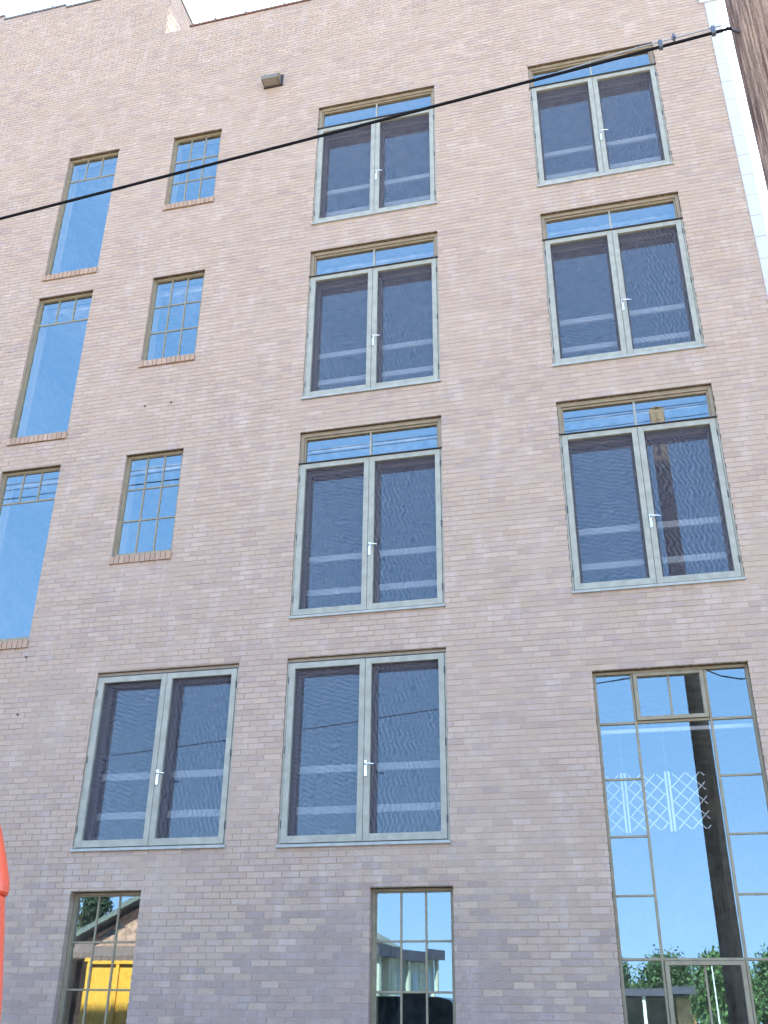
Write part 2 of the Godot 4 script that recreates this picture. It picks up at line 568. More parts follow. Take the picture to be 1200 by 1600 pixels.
func casement(building: Node3D, x0: float, x1: float, y0: float, y1: float, transom: bool, label: String) -> void:
	var w := part("casement_window", building)
	w.set_meta("label", label)
	lintel(x0, x1, y1, w)
	var drop := 0.495 if transom else 0.055
	var ys := y1 - drop                                  # top of the sashes
	# outer frame
	for jx in [x0, x1 - 0.024]:
		var fb := Buf.new()
		fb.bevel_box(Vector3(jx, y0 + 0.045, -0.30), Vector3(jx + 0.024, ys - 0.005, -0.016), 0.003)
		build("jamb", fb, mats.sash_paint, w)
	if transom:
		var hb := Buf.new()
		ring(hb, Vector2(x0, ys + 0.004), Vector2(x1, y1 - 0.011), [0.05, 0.05, 0.03, 0.055], -0.30, -0.04)
		ring(hb, Vector2(x0 + 0.05, ys + 0.034), Vector2(x1 - 0.05, y1 - 0.066), [0.022, 0.022, 0.012, 0.03], -0.29, -0.062)
		build("transom_frame", hb, mats.frame_tan, w)
		var xm := (x0 + x1) / 2
		build("transom_mullion", one_box(Vector3(xm - 0.012, ys + 0.046, -0.12), Vector3(xm + 0.012, y1 - 0.096, -0.070)), mats.sash_paint, w)
		pane(Vector2(x0 + 0.07, ys + 0.044), Vector2(xm - 0.012, y1 - 0.094), -0.095, w)
		pane(Vector2(xm + 0.012, ys + 0.044), Vector2(x1 - 0.07, y1 - 0.094), -0.095, w)
		build("drip_cap", one_box(Vector3(x0 - 0.006, ys - 0.004, -0.20), Vector3(x1 + 0.006, ys + 0.003, 0.014)), mats.drip_metal, w)
	else:
		var hb := Buf.new()
		hb.bevel_box(Vector3(x0, ys + 0.006, -0.30), Vector3(x1, y1 - 0.011, -0.03), 0.003)
		build("head_frame", hb, mats.frame_tan, w)
		build("drip_cap", one_box(Vector3(x0 + 0.001, ys - 0.001, -0.12), Vector3(x1 - 0.001, ys + 0.005, -0.02)), mats.drip_metal, w)
	# sill
	var sb := Buf.new()
	sb.prism([Vector2(-0.30, y0), Vector2(0.026, y0), Vector2(0.03, y0 + 0.004), Vector2(0.03, y0 + 0.030), Vector2(-0.02, y0 + 0.044), Vector2(-0.30, y0 + 0.044)].map(func(p): return p), x0 - 0.006, x1 + 0.006)
	build("sill", sb, mats.sill_paint, w)
	# two leaves
	var xa := x0 + 0.028
	var xb := x1 - 0.028
	var xc := (x0 + x1) / 2
	var yb := y0 + 0.050
	var yt := ys - 0.012
	for leaf in 2:
		var l := xa if leaf == 0 else xc + 0.002
		var r := xc - 0.002 if leaf == 0 else xb
		var b := Buf.new()
		ring(b, Vector2(l, yb), Vector2(r, yt), [0.072, 0.068, 0.078, 0.072], -0.062, -0.006 - 0.002 * leaf)
		build("sash", b, mats.sash_paint, w)
		# screen in the outer face of the sash
		var q := Buf.new()
		q.quad(Vector3(l + 0.068, yb + 0.074, -0.044), Vector3(r - 0.064, yb + 0.074, -0.044), Vector3(r - 0.064, yt - 0.068, -0.044), Vector3(l + 0.068, yt - 0.068, -0.044))
		build("insect_screen", q, mats.screen_across if leaf == 0 else mats.screen_along, w)
		# glazed leaf deeper in the frame
		var g := Buf.new()
		ring(g, Vector2(l - 0.002, yb - 0.002), Vector2(r + 0.002, yt + 0.004), [0.10, 0.10, 0.105, 0.10], -0.225, -0.168)
		build("glazed_leaf", g, mats.inner_frame, w)
		pane(Vector2(l + 0.094, yb + 0.10), Vector2(r - 0.094, yt - 0.093), -0.195, w)
		# liner between screen and glass
		var k := Buf.new()
		ring(k, Vector2(l, yb), Vector2(r, yt), [0.055, 0.055, 0.06, 0.055], -0.167, -0.063)
		build("liner", k, mats.inner_frame, w)
		for f in [0.10, 0.5, 0.90]:
			var hy: float = lerpf(yb, yt, f)
			var hx := x0 + 0.026 if leaf == 0 else x1 - 0.026
			var hb := Buf.new()
			hb.tube([Vector3(hx, hy - 0.042, -0.008), Vector3(hx, hy + 0.042, -0.008)], [0.0075, 0.0075], 8)
			build("hinge", hb, mats.hinge_metal, w)
	# handle on the meeting stile
	var hy2 := yb + (yt - yb) * 0.375
	var pb := Buf.new()
	pb.bevel_box(Vector3(xc + 0.008, hy2 - 0.085, -0.008), Vector3(xc + 0.040, hy2 + 0.095, 0.004), 0.004)
	var h := build("handle_plate", pb, mats.chrome, w)
	var lv := Buf.new()
	lv.tube([Vector3(xc + 0.024, hy2 + 0.045, 0.0), Vector3(xc + 0.024, hy2 + 0.045, 0.045), Vector3(xc + 0.045, hy2 + 0.046, 0.056), Vector3(xc + 0.09, hy2 + 0.043, 0.056), Vector3(xc + 0.135, hy2 + 0.035, 0.052)], [0.011, 0.011, 0.010, 0.009, 0.0075], 8)
	build("handle_lever", lv, mats.chrome, w)
	# guard rails just behind the glass
	for ry in [0.905, 0.44]:
		var gb := Buf.new()
		gb.bevel_box(Vector3(x0 + 0.03, y0 + ry - 0.042, -0.30), Vector3(x1 - 0.03, y0 + ry + 0.042, -0.262), 0.004)
		build("guard_rail", gb, mats.rail_paint, w)

func brick_sill(x0: float, x1: float, yb: float, w: Node3D) -> void:
	var n := int(round((x1 - x0) / 0.0745))
	var step := (x1 - x0 + 0.02) / n
	var bed := Buf.new()
	bed.prism([Vector2(-0.16, yb + 0.002), Vector2(0.014, yb + 0.002), Vector2(0.014, yb + 0.098), Vector2(-0.16, yb + 0.122)], x0 + 0.001, x1 - 0.001, mortar_tone(x0, yb))
	build("sill_mortar", bed, mats.mortar, w)
	for k in n:
		var a := x0 - 0.01 + k * step + 0.004
		var z := 0.028 + rng.randf_range(-0.003, 0.003)
		var b := Buf.new()
		var t := brick_tone(a * 7.0, yb, rng.randf(), rng.randf())
		t = Color(t.r * 0.92, t.g * 0.82, t.b * 0.74)
		b.prism([Vector2(-0.11, yb), Vector2(z, yb), Vector2(z, yb + 0.105), Vector2(-0.11, yb + 0.128)], a, a + step - 0.009, t)
		build("sill_brick", b, mats.brick, w)

func bars(xs: Array, ys: Array, x0: float, x1: float, y0: float, y1: float, z: float, half: float, m: Material, w: Node3D) -> void:
	for x in xs:
		var b := Buf.new()
		b.bevel_box(Vector3(x - half, y0, z - 0.02), Vector3(x + half, y1, z + 0.014), 0.004)
		build("muntin", b, m, w)
	var cuts := [x0]
	for x in xs:
		cuts.append(x - half); cuts.append(x + half)
	cuts.append(x1)
	for y in ys:
		for k in range(0, cuts.size(), 2):
			var b := Buf.new()
			b.bevel_box(Vector3(cuts[k], y - half, z - 0.02), Vector3(cuts[k + 1], y + half, z + 0.012), 0.004)
			build("muntin", b, m, w)

func fixed_window(building: Node3D, kind: String, x0: float, x1: float, y0: float, y1: float, label: String) -> void:
	# kind: "tall" three lites over one, "nine" three by three with a brick sill, "street" three by four
	var w := part({"tall": "tall_window", "nine": "nine_light_window", "street": "street_window"}[kind], building)
	w.set_meta("label", label)
	lintel(x0, x1, y1, w)
	var sill := kind != "street"
	if sill:
		brick_sill(x0, x1, y0, w)
	var yb := y0 + (0.130 if sill else 0.0)
	var zr := -0.055 if sill else -0.095
	var f := Buf.new()
	ring(f, Vector2(x0, yb), Vector2(x1, y1 - 0.011), [0.036, 0.036, 0.04, 0.03], -0.24, zr)
	ring(f, Vector2(x0 + 0.036, yb + 0.04), Vector2(x1 - 0.036, y1 - 0.041), [0.012, 0.012, 0.012, 0.012], -0.22, zr - 0.012)
	build("frame", f, mats.frame_olive, w)
	var gx0 := x0 + 0.046
	var gx1 := x1 - 0.046
	var gy0 := yb + 0.05
	var gy1 := y1 - 0.051
	var z := zr - 0.030
	var mx := [lerpf(gx0, gx1, 1.0 / 3), lerpf(gx0, gx1, 2.0 / 3)]
	if kind == "tall":
		var ym := y1 - 0.515
		bars(mx, [], gx0, gx1, ym + 0.011, gy1, z, 0.0105, mats.frame_olive, w)
		bars([], [ym], gx0, gx1, ym, ym, z, 0.012, mats.frame_olive, w)
		pane(Vector2(gx0, gy0), Vector2(gx1, ym - 0.012), z, w)
		var e := [gx0, mx[0], mx[1], gx1]
		for k in 3:
			pane(Vector2(e[k], ym + 0.011), Vector2(e[k + 1], gy1), z, w)
	else:
		var n := 3 if kind == "nine" else 4
		var my := []
		for k in range(1, n):
			my.append(lerpf(gy1, gy0, float(k) / n))
		bars(mx, my, gx0, gx1, gy0, gy1, z, 0.0105, mats.frame_olive, w)
		var ex := [gx0, mx[0], mx[1], gx1]
		var ey := [gy1] + my + [gy0]
		for a in 3:
			for b in n:
				pane(Vector2(ex[a], ey[b + 1]), Vector2(ex[a + 1], ey[b]), z, w)

func big_window(building: Node3D, x0: float, x1: float, y0: float, y1: float) -> void:
	var w := part("stair_window", building)
	w.set_meta("label", "tall many paned window with a hopper sash at top and bottom, beside the white corner")
	lintel(x0, x1, y1, w)
	var m: Material = mats.frame_olive
	var z := -0.105
	var f := Buf.new()
	ring(f, Vector2(x0, y0), Vector2(x1, y1 - 0.011), [0.032, 0.032, 0.04, 0.03], -0.22, -0.065)
	build("frame", f, m, w)
	var gx0 := x0 + 0.030
	var gx1 := x1 - 0.030
	var gy1 := y1 - 0.041
	var xa := 0.150
	var xb := 0.928
	var rows := [4.432, 3.835, 3.252, 2.681, 2.098]
	var low := [1.52, 0.94, y0 + 0.04]
	# mullions and transoms
	for x in [xa, xb]:
		var b := Buf.new()
		b.bevel_box(Vector3(x - 0.014, y0 + 0.04, z - 0.03), Vector3(x + 0.014, gy1, z + 0.024), 0.005)
		build("mullion", b, m, w)
	for y in [rows[0], rows[4]]:
		for s in [[gx0, xa - 0.014], [xa + 0.014, xb - 0.014], [xb + 0.014, gx1]]:
			var b := Buf.new()
			b.bevel_box(Vector3(s[0], y - 0.014, z - 0.03), Vector3(s[1], y + 0.014, z + 0.020), 0.005)
			build("transom_bar", b, m, w)
	for s in [[gx0, xa - 0.014], [xb + 0.014, gx1]]:
		for y in [rows[1], rows[2], rows[3], low[0], low[1]]:
			var b := Buf.new()
			b.bevel_box(Vector3(s[0], y - 0.011, z - 0.02), Vector3(s[1], y + 0.011, z + 0.012), 0.004)
			build("muntin", b, m, w)
		var e := [gy1] + rows + low
		for k in e.size() - 1:
			pane(Vector2(s[0], e[k + 1]), Vector2(s[1], e[k]), z, w)
	pane(Vector2(xa + 0.012, rows[4]), Vector2(xb - 0.012, rows[0]), z, w)
	# hopper sashes, top and bottom
	for s in [[rows[0] + 0.016, gy1 - 0.002], [low[0] - 0.62, rows[4] - 0.016]]:
		var b := Buf.new()
		ring(b, Vector2(xa + 0.016, s[0]), Vector2(xb - 0.016, s[1]), [0.042, 0.042, 0.042, 0.036], z - 0.03, z + 0.045)
		build("hopper_sash", b, m, w)
		var xm := (xa + xb) / 2
		bars([xm], [], xa, xb, s[0] + 0.042, s[1] - 0.036, z, 0.011, m, w)
		pane(Vector2(xa + 0.056, s[0] + 0.04), Vector2(xm - 0.011, s[1] - 0.034), z, w)
		pane(Vector2(xm + 0.011, s[0] + 0.04), Vector2(xb - 0.056, s[1] - 0.034), z, w)

# ------------------------------------------------------------------ the building
func make_building(cam: Camera3D) -> void:
	var bd := thing("brick_building", "tall pinkish buff brick building with grey green window frames and a white stone corner", "building")
	var C0 := -3.848; var C1 := -1.905
	var D0 := -0.405; var D1 := 1.500
	var cas := [
		[C0, C1, 12.345, 14.925, true, "top casement pair of the middle column"], [C0, C1, 9.145, 11.825, true, "second casement pair from the top, middle column"],
		[C0, C1, 5.915, 8.620, true, "third casement pair from the top, middle column"], [C0, C1, 3.222, 5.417, false, "lowest casement pair of the middle column, without transom"],
		[D0, D1, 12.325, 14.925, true, "top casement pair nearest the white corner"], [D0, D1, 9.140, 11.820, true, "second casement pair from the top, nearest the white corner"],
		[D0, D1, 5.945, 8.605, true, "third casement pair from the top, nearest the white corner"], [-6.368, -4.467, 3.240, 5.405, false, "leftmost casement pair, above the window that mirrors the yellow dumpster"],
	]
	var fixed := [
		["tall", -8.413, -7.455, 12.125, 14.890, "top tall window of the leftmost column"], ["tall", -8.413, -7.455, 9.015, 11.783, "middle tall window of the leftmost column"], ["tall", -8.413, -7.455, 5.815, 8.583, "lowest tall window of the leftmost column"],
		["nine", -6.430, -5.556, 13.215, 14.890, "top nine light window"], ["nine", -6.430, -5.556, 10.100, 11.822, "middle nine light window"], ["nine", -6.430, -5.556, 6.900, 8.607, "lowest nine light window"],
		["street", -6.303, -5.428, 0.800, 2.815, "street window that mirrors the yellow dumpster"], ["street", -2.776, -1.883, 0.800, 2.802, "street window that mirrors the dark roofed canopy"],
	]
	var G := [-0.267, 1.380, 0.300, 5.016]
	for c in cas:
		openings.append(Rect2(c[0], c[2], c[1] - c[0], c[3] - c[2]))
	for f in fixed:
		openings.append(Rect2(f[1], f[3], f[2] - f[1], f[4] - f[3]))
	openings.append(Rect2(G[0], G[2], G[1] - G[0], G[3] - G[2]))
	brick_wall(bd, cam)
	for c in cas:
		casement(bd, c[0], c[1], c[2], c[3], c[4], c[5])
	for f in fixed:
		fixed_window(bd, f[0], f[1], f[2], f[3], f[4], f[5])
	big_window(bd, G[0], G[1], G[2], G[3])
	# white stone corner
	var pier := part("corner_pier", bd)
	var y := 0.0
	var k := 0
	while y < ROOF_Y - 0.1:
		var h := minf(0.372, ROOF_Y - y)
		var inner := CORNER_X + 0.001
		if y > 15.2:
			inner = CORNER_X + 0.001
		var b := Buf.new()
		b.bevel_box(Vector3(inner, y + 0.0012, -0.42), Vector3(2.523 + rng.randf_range(-0.003, 0.003), y + h - 0.0012, 0.012 + rng.randf_range(-0.002, 0.002)), 0.003)
		build("stone_block", b, mats.white_stone, pier)
		y += h
		k += 1
	var cap := Buf.new()
	cap.bevel_box(Vector3(2.285, 15.55, -0.02), Vector3(2.56, 16.05, 0.03), 0.006)
	cap.bevel_box(Vector3(2.20, 16.06, -0.02), Vector3(2.60, 16.7, 0.04), 0.006)
	build("capital", cap, mats.white_stone, pier)
	# copings
	var rc := Buf.new()
	rc.bevel_box(Vector3(TOWER_X + 0.50, ROOF_Y + 0.002, -0.40), Vector3(2.55, ROOF_Y + 0.042, 0.028), 0.006)
	build("coping", rc, mats.coping_brown, bd)
	var lc := Buf.new()
	lc.bevel_box(Vector3(-9.23, TOWER_Y + 0.002, -0.40), Vector3(TOWER_X + 0.02, TOWER_Y + 0.045, 0.026), 0.006)
	lc.bevel_box(Vector3(-10.62, TOWER_Y + 0.075, -0.40), Vector3(-9.235, TOWER_Y + 0.118, 0.026), 0.006)
	lc.bevel_box(Vector3(-20.0, TOWER_Y + 0.195, -0.40), Vector3(-10.625, TOWER_Y + 0.238, 0.026), 0.006)
	lc.box(Vector3(TOWER_X - 0.30, TOWER_Y + 0.003, -6.0), Vector3(TOWER_X + 0.02, TOWER_Y + 0.044, -0.402))
	build("coping", lc, mats.coping_grey, bd)
	var up := Buf.new()
	up.box(Vector3(-10.62, TOWER_Y + 0.001, -0.34), Vector3(-9.236, TOWER_Y + 0.074, -0.001), Color(0.47, 0.37, 0.31))
	up.box(Vector3(-19.99, TOWER_Y + 0.001, -0.34), Vector3(-10.626, TOWER_Y + 0.194, -0.001), Color(0.49, 0.38, 0.32))
	build("parapet_top", up, mats.brick, bd)
	for p in [[-5.95, ROOF_Y + 0.042, 0.03], [-5.36, ROOF_Y + 0.042, 0.03], [-4.62, ROOF_Y + 0.042, 0.022], [-10.0, TOWER_Y + 0.118, 0.02], [-9.55, TOWER_Y + 0.118, 0.02]]:
		var b := Buf.new()
		b.lathe([Vector2(p[2], 0), Vector2(p[2], 0.035), Vector2(p[2] * 0.6, 0.05), Vector2(0.0, 0.055)], 10, Color.WHITE, Vector3(p[0], p[1], 0.0))
		build("coping_anchor", b, mats.coping_grey, bd)
	# anchor stubs left in the wall
	for p in [[-6.245, 9.395], [-5.835, 9.401], [-7.442, 5.686], [-7.409, 4.923], [1.62, 3.72]]:
		var b := Buf.new()
		b.tube([Vector3(p[0], p[1], -0.01), Vector3(p[0], p[1], 0.022)], [0.012, 0.012], 8)
		build("anchor_stub", b, mats.hinge_metal, bd)
	# rest of the shell
	build("side_wall", one_box(Vector3(2.20, 0, -12.0), Vector3(2.50, ROOF_Y, -0.425), Color(0.47, 0.37, 0.31)), mats.brick, bd)
	build("return_wall", one_box(Vector3(-20.0, 0, -12.0), Vector3(-19.7, ROOF_Y, -0.352), Color(0.47, 0.37, 0.31)), mats.brick, bd)
	build("back_wall", one_box(Vector3(-20.0, 0, -12.3), Vector3(2.50, ROOF_Y, -12.002), Color(0.47, 0.37, 0.31)), mats.brick, bd)
	build("roof", one_box(Vector3(-19.69, 16.6, -11.99), Vector3(2.19, 16.9, -0.352)), mats.roof_felt, bd)
	var inside := part("interior", bd)
	for fy in [5.55, 8.78, 12.0, 15.25]:
		build("floor_slab", one_box(Vector3(-19.69, fy - 0.28, -6.9), Vector3(2.19, fy, -0.353)), mats.plaster, inside)
	for px in [-9.4, -7.05, -4.15, -1.15]:
		var ys := [0.0, 5.265, 5.555, 8.495, 8.785, 11.715, 12.005, 14.965, 15.255, 16.59]
		for k2 in range(0, ys.size(), 2):
			build("partition", one_box(Vector3(px - 0.06, ys[k2], -6.9), Vector3(px + 0.06, ys[k2 + 1], -0.353)), mats.plaster, inside)
	build("rear_partition", one_box(Vector3(-19.69, 0.0, -7.1), Vector3(2.19, 16.59, -6.905)), mats.plaster, inside)
	scissor_gate()

func scissor_gate() -> void:
	var g := thing("lattice_gate", "white folding lattice panel hanging behind the tall many paned window", "gate")
	var z := -0.42
	var y0 := 3.36
	var y1 := 3.945
	var b := Buf.new()
	for x in [-0.067, -0.030, 0.397, 0.434]:
		b.box(Vector3(x - 0.011, y0 - 0.02, z - 0.01), Vector3(x + 0.011, y1 + 0.02, z + 0.014))
	build("upright", b, mats.white_paint, g)
	for s in [[-0.55, -0.085], [-0.012, 0.379], [0.452, 0.80]]:
		var bars_b := Buf.new()
		var pitch := 0.150
		var x: float = s[0] - (y1 - y0)
		while x < s[1]:
			for dir in [-1, 1]:
				# clip each diagonal to its panel
				var a := Vector2(x, y0 if dir > 0 else y1)
				var c := Vector2(x + (y1 - y0), y1 if dir > 0 else y0)
				var ta := clampf((s[0] - a.x) / (c.x - a.x), 0, 1)
				var tc := clampf((s[1] - a.x) / (c.x - a.x), 0, 1)
				if tc - ta < 0.02:
					continue
				var p := a.lerp(c, ta)
				var q := a.lerp(c, tc)
				var zz := z + (0.012 if dir > 0 else -0.004)
				bars_b.tube([Vector3(p.x, p.y, zz), Vector3(q.x, q.y, zz)], [0.0075, 0.0075], 6)
			x += pitch
		build("lattice", bars_b, mats.white_paint, g)
	build("hanging_track", one_box(Vector3(-0.9, 4.40, z - 0.02), Vector3(1.55, 4.44, z + 0.03)), mats.white_paint, g)
	var hang := Buf.new()
	for x in [-0.048, 0.415]:
		hang.box(Vector3(x - 0.006, 3.96, z - 0.005), Vector3(x + 0.006, 4.40, z + 0.005))
	build("hanger", hang, mats.hinge_metal, g)
	for x in [-0.85, 1.5]:
		build("track_hanger", one_box(Vector3(x - 0.01, 4.44, z - 0.01), Vector3(x + 0.01, 5.27, z + 0.01)), mats.white_paint, g)

# ------------------------------------------------------------------ street furniture
func wall_lamp() -> void:
	var t := thing("wall_lamp", "small bronze box lamp fixed high on the brick wall", "lamp")
	var x0 := -4.842; var x1 := -4.545; var y := 15.652
	var b := Buf.new()
	b.bevel_box(Vector3(x0 - 0.012, y - 0.012, 0.004), Vector3(x1 + 0.030, y + 0.25, 0.030), 0.004)
	build("back_plate", b, mats.lamp_back, t)
	var h := Buf.new()
	h.prism([Vector2(0.031, y), Vector2(0.185, y), Vector2(0.195, y + 0.012), Vector2(0.195, y + 0.092), Vector2(0.175, y + 0.112), Vector2(0.031, y + 0.235)], x0, x1)
	build("housing", h, mats.lamp_bronze, t)
	build("lens", one_box(Vector3(x0 + 0.025, y - 0.006, 0.05), Vector3(x1 - 0.025, y - 0.0005, 0.175)), mats.lamp_lens, t)

func wood_pole(label: String, at: Vector3, r0: float, r1: float, top: float, detail: bool) -> Node3D:
	var t := thing("utility_pole", label, "pole", "wooden utility poles")
	var b := Buf.new()
	var sides := 144 if detail else 16
	var rings := 260 if detail else 8
	var nz := FastNoiseLite.new()
	nz.seed = 77
	nz.frequency = 1.0
	var pts := []
	for i in rings + 1:
		var y := top * i / rings
		var r := lerpf(r0, r1, float(i) / rings)
		var row := []
		for k in sides:
			var a := TAU * k / sides
			var f := nz.get_noise_3d(cos(a) * 4.5, y * 0.35, sin(a) * 4.5)
			var f2 := nz.get_noise_3d(cos(a) * 14.0 + 9.0, y * 1.1, sin(a) * 14.0)
			var f3 := nz.get_noise_3d(cos(a) * 34.0, y * 2.6 + 40.0, sin(a) * 34.0)
			var crack := clampf((f2 - 0.20) * 5.0, 0.0, 1.0)
			var rr := r * (1.0 + 0.018 * f - 0.055 * crack + 0.012 * f3)
			var tone := clampf(0.45 + 0.7 * f + 0.75 * f2 + 0.7 * f3, 0.0, 1.0)
			var c := Vector3(0.135, 0.062, 0.038).lerp(Vector3(0.55, 0.37, 0.25), tone)
			row.append([at + Vector3(cos(a) * rr, y, sin(a) * rr), Vector3(cos(a), 0, sin(a)), Color(c.x, c.y, c.z)])
		pts.append(row)
	for i in rings:
		for k in sides:
			var m := (k + 1) % sides
			var A = pts[i + 1][k]; var B = pts[i + 1][m]; var D = pts[i][m]; var E = pts[i][k]
			b.quad(A[0], B[0], D[0], E[0], A[2])
	for k in sides:
		b.tri(at + Vector3(0, top + 0.03, 0), pts[rings][(k + 1) % sides][0], pts[rings][k][0], Color(0.36, 0.27, 0.19))
	build("shaft", b, mats.pole_wood, t)
	return t

func cable_height(x: float) -> float:
	var u := 1.10 - x
	return 7.025 - 0.100 * u + 0.0012 * u * u

func pole_and_lines() -> void:
	var at := Vector3(1.271, 0, 6.2)
	var t := wood_pole("weathered wooden utility pole cutting across the upper right corner of view", at, 0.172, 0.142, 12.30, true)
	for p in [11.75, 11.55, 11.0]:
		var b := Buf.new()
		b.tube([at + Vector3(-0.03, p, -0.14), at + Vector3(-0.03, p, -0.26)], [0.018, 0.018], 8)
		b.lathe([Vector2(0.03, -0.05), Vector2(0.045, -0.03), Vector2(0.03, -0.01), Vector2(0.045, 0.01), Vector2(0.03, 0.04), Vector2(0.0, 0.05)], 12, Color.WHITE, at + Vector3(-0.03, p, -0.27))
		build("insulator", b, mats.insulator, t)
	wood_pole("wooden utility pole down the street carrying the far cable end", Vector3(-34.0, 0, 6.2), 0.16, 0.13, 12.30, false)
	# the black service cable
	var c := thing("service_cable", "thick black cable strung across the facade from the wooden pole", "cable")
	var z := 6.33
	var path := []
	var rad := []
	var x := 1.085
	while x > -34.2:
		path.append(Vector3(x, cable_height(x), z))
		rad.append(0.0100)
		x -= 0.35 if x > -12.0 else 1.5
	var b := Buf.new()
	b.tube(path, rad, 10)
	build("sheath", b, mats.cable_black, c)
	# thin strand carried above the cable near the pole
	var sp := []
	var sr := []
	for i in 25:
		var xx := lerpf(1.08, 0.02, i / 24.0)
		sp.append(Vector3(xx, cable_height(xx) + lerpf(0.046, 0.012, clampf((i - 13) / 11.0, 0, 1)), z))
		sr.append(0.0045)
	var s := Buf.new()
	s.tube(sp, sr, 6)
	build("support_strand", s, mats.strand_steel, c)
	for cx in [0.98, 0.66]:
		var k := Buf.new()
		k.bevel_box(Vector3(cx - 0.012, cable_height(cx) - 0.015, z - 0.015), Vector3(cx + 0.012, cable_height(cx) + 0.052, z + 0.015), 0.004)
		build("clamp", k, mats.clamp_grey, c)
	var bolt := Buf.new()
	bolt.tube([Vector3(0.745, cable_height(0.745) + 0.025, z), Vector3(0.745, cable_height(0.745) + 0.085, z)], [0.007, 0.007], 6)
	bolt.lathe([Vector2(0.016, -0.008), Vector2(0.016, 0.008)], 6, Color.WHITE, Vector3(0.745, cable_height(0.745) + 0.05, z))
	build("clamp_bolt", bolt, mats.clamp_grey, c)
	var hook := Buf.new()
	hook.tube([Vector3(1.06, cable_height(1.06) + 0.012, z), Vector3(1.09, cable_height(1.1) + 0.012, z - 0.02), Vector3(1.15, cable_height(1.1) + 0.012, z - 0.06)], [0.010, 0.010, 0.010], 8)
	build("end_hook", hook, mats.clamp_grey, c)
	# lead that loops from the pole down the other side
	var lp := []
	var lr := []
	for i in 30:
		var u := i / 29.0
		lp.append(Vector3(1.40 + u * 9.0, 6.95 - 0.24 * smoothstep(0.0, 0.055, u) + 0.05 * u, z - 0.25 + 0.2 * u))
		lr.append(0.012)
	var ld := thing("feeder_lead", "black lead dipping away from the pole, mirrored in the tall many paned window", "cable")
	var lb := Buf.new()
	lb.tube(lp, lr, 8)
	build("sheath", lb, mats.cable_black, ld)
	# four wires along the pole tops
	var k2 := 0
	for w in [[12.42, 6.20], [12.34, 6.05], [12.22, 6.25], [12.16, 6.35]]:
		var wp := []
		var wr := []
		for i in 31:
			var u := i / 30.0
			wp.append(Vector3(lerpf(-34.0, 9.0, u), w[0] - 0.35 * (1.0 - pow(2.0 * u - 1.0, 2.0)) * 0.6 + (0.25 if k2 % 2 else 0.0) * (1.0 - u), w[1]))
			wr.append(0.0075)
		var wt := thing("overhead_wire", "thin black overhead wire mirrored in the transoms, %s of four" % ["highest", "second highest", "third highest", "lowest"][k2], "wire", "wires along the pole tops")
		var wb := Buf.new()
		wb.tube(wp, wr, 6)
		build("conductor", wb, mats.cable_black, wt)
		k2 += 1

func orange_marker() -> void:
	var t := thing("marker_cone", "glossy orange plastic tapered cone with a flared cap at the left edge of view", "marker")
	var at := Vector3(-1.626, 0, 8.5)
	var b := Buf.new()
	b.lathe([Vector2(0.300, 0.06), Vector2(0.24, 0.8), Vector2(0.1653, 1.624), Vector2(0.1441, 1.7705), Vector2(0.132, 1.845), Vector2(0.1265, 1.853)], 64, Color.WHITE, at)
	build("body", b, mats.orange_plastic, t)
	var c := Buf.new()
	c.lathe([Vector2(0.121, 1.8475), Vector2(0.1348, 1.8486), Vector2(0.1386, 1.855), Vector2(0.1386, 1.868), Vector2(0.1353, 1.886), Vector2(0.1219, 1.930), Vector2(0.0965, 2.004), Vector2(0.066, 2.062), Vector2(0.033, 2.095), Vector2(0.0, 2.103)], 64, Color.WHITE, at)
	build("cap", c, mats.orange_plastic, t)
	var f := Buf.new()
	f.box(at + Vector3(-0.36, -0.119, -0.36), at + Vector3(0.36, 0.06, 0.36))
	build("foot", f, mats.tyre_rubber, t)

# ------------------------------------------------------------------ across the street (seen mirrored in the glass)
func dumpster() -> void:
	var t := thing("dumpster", "yellow roll off dumpster mirrored in the lower left street window", "dumpster")
	var x0 := -15.3; var x1 := -9.6; var z0 := 16.4; var z1 := 18.7; var h := 2.80
	var b := Buf.new()
	b.box(Vector3(x0, 0.35, z0), Vector3(x1, h, z0 + 0.06))
	b.box(Vector3(x0, 0.35, z1 - 0.06), Vector3(x1, h, z1))
	b.box(Vector3(x0, 0.35, z0 + 0.061), Vector3(x0 + 0.06, h, z1 - 0.061))
	b.box(Vector3(x1 - 0.06, 0.35, z0 + 0.061), Vector3(x1, h, z1 - 0.061))
	b.box(Vector3(x0 + 0.061, 0.35, z0 + 0.061), Vector3(x1 - 0.061, 0.42, z1 - 0.061))
	build("body", b, mats.skip_yellow, t)
	var r := Buf.new()
	r.bevel_box(Vector3(x0 - 0.05, h + 0.001, z0 - 0.08), Vector3(x1 + 0.05, h + 0.09, z0 + 0.10), 0.01)
	r.box(Vector3(x0 - 0.05, h + 0.001, z1 - 0.10), Vector3(x1 + 0.05, h + 0.09, z1 + 0.08))
	build("rim", r, mats.skip_yellow, t)
	var k := x0 + 0.05
	while k < x1:
		build("rib", one_box(Vector3(k, 0.36, z0 - 0.075), Vector3(k + 0.10, h - 0.001, z0 - 0.001)), mats.skip_yellow, t)
		k += 0.97
	for wx in [x0 + 0.6, x1 - 0.6]:
		for wz in [z0 + 0.35, z1 - 0.35]:
			var w := Buf.new()
			w.tube([Vector3(wx, 0.17, wz - 0.12), Vector3(wx, 0.17, wz + 0.12)], [0.17, 0.17], 16)
			build("wheel", w, mats.tyre_rubber, t)
			build("wheel_bracket", one_box(Vector3(wx - 0.05, 0.17, wz + 0.13), Vector3(wx + 0.05, 0.349, wz + 0.16)), mats.tyre_rubber, t)

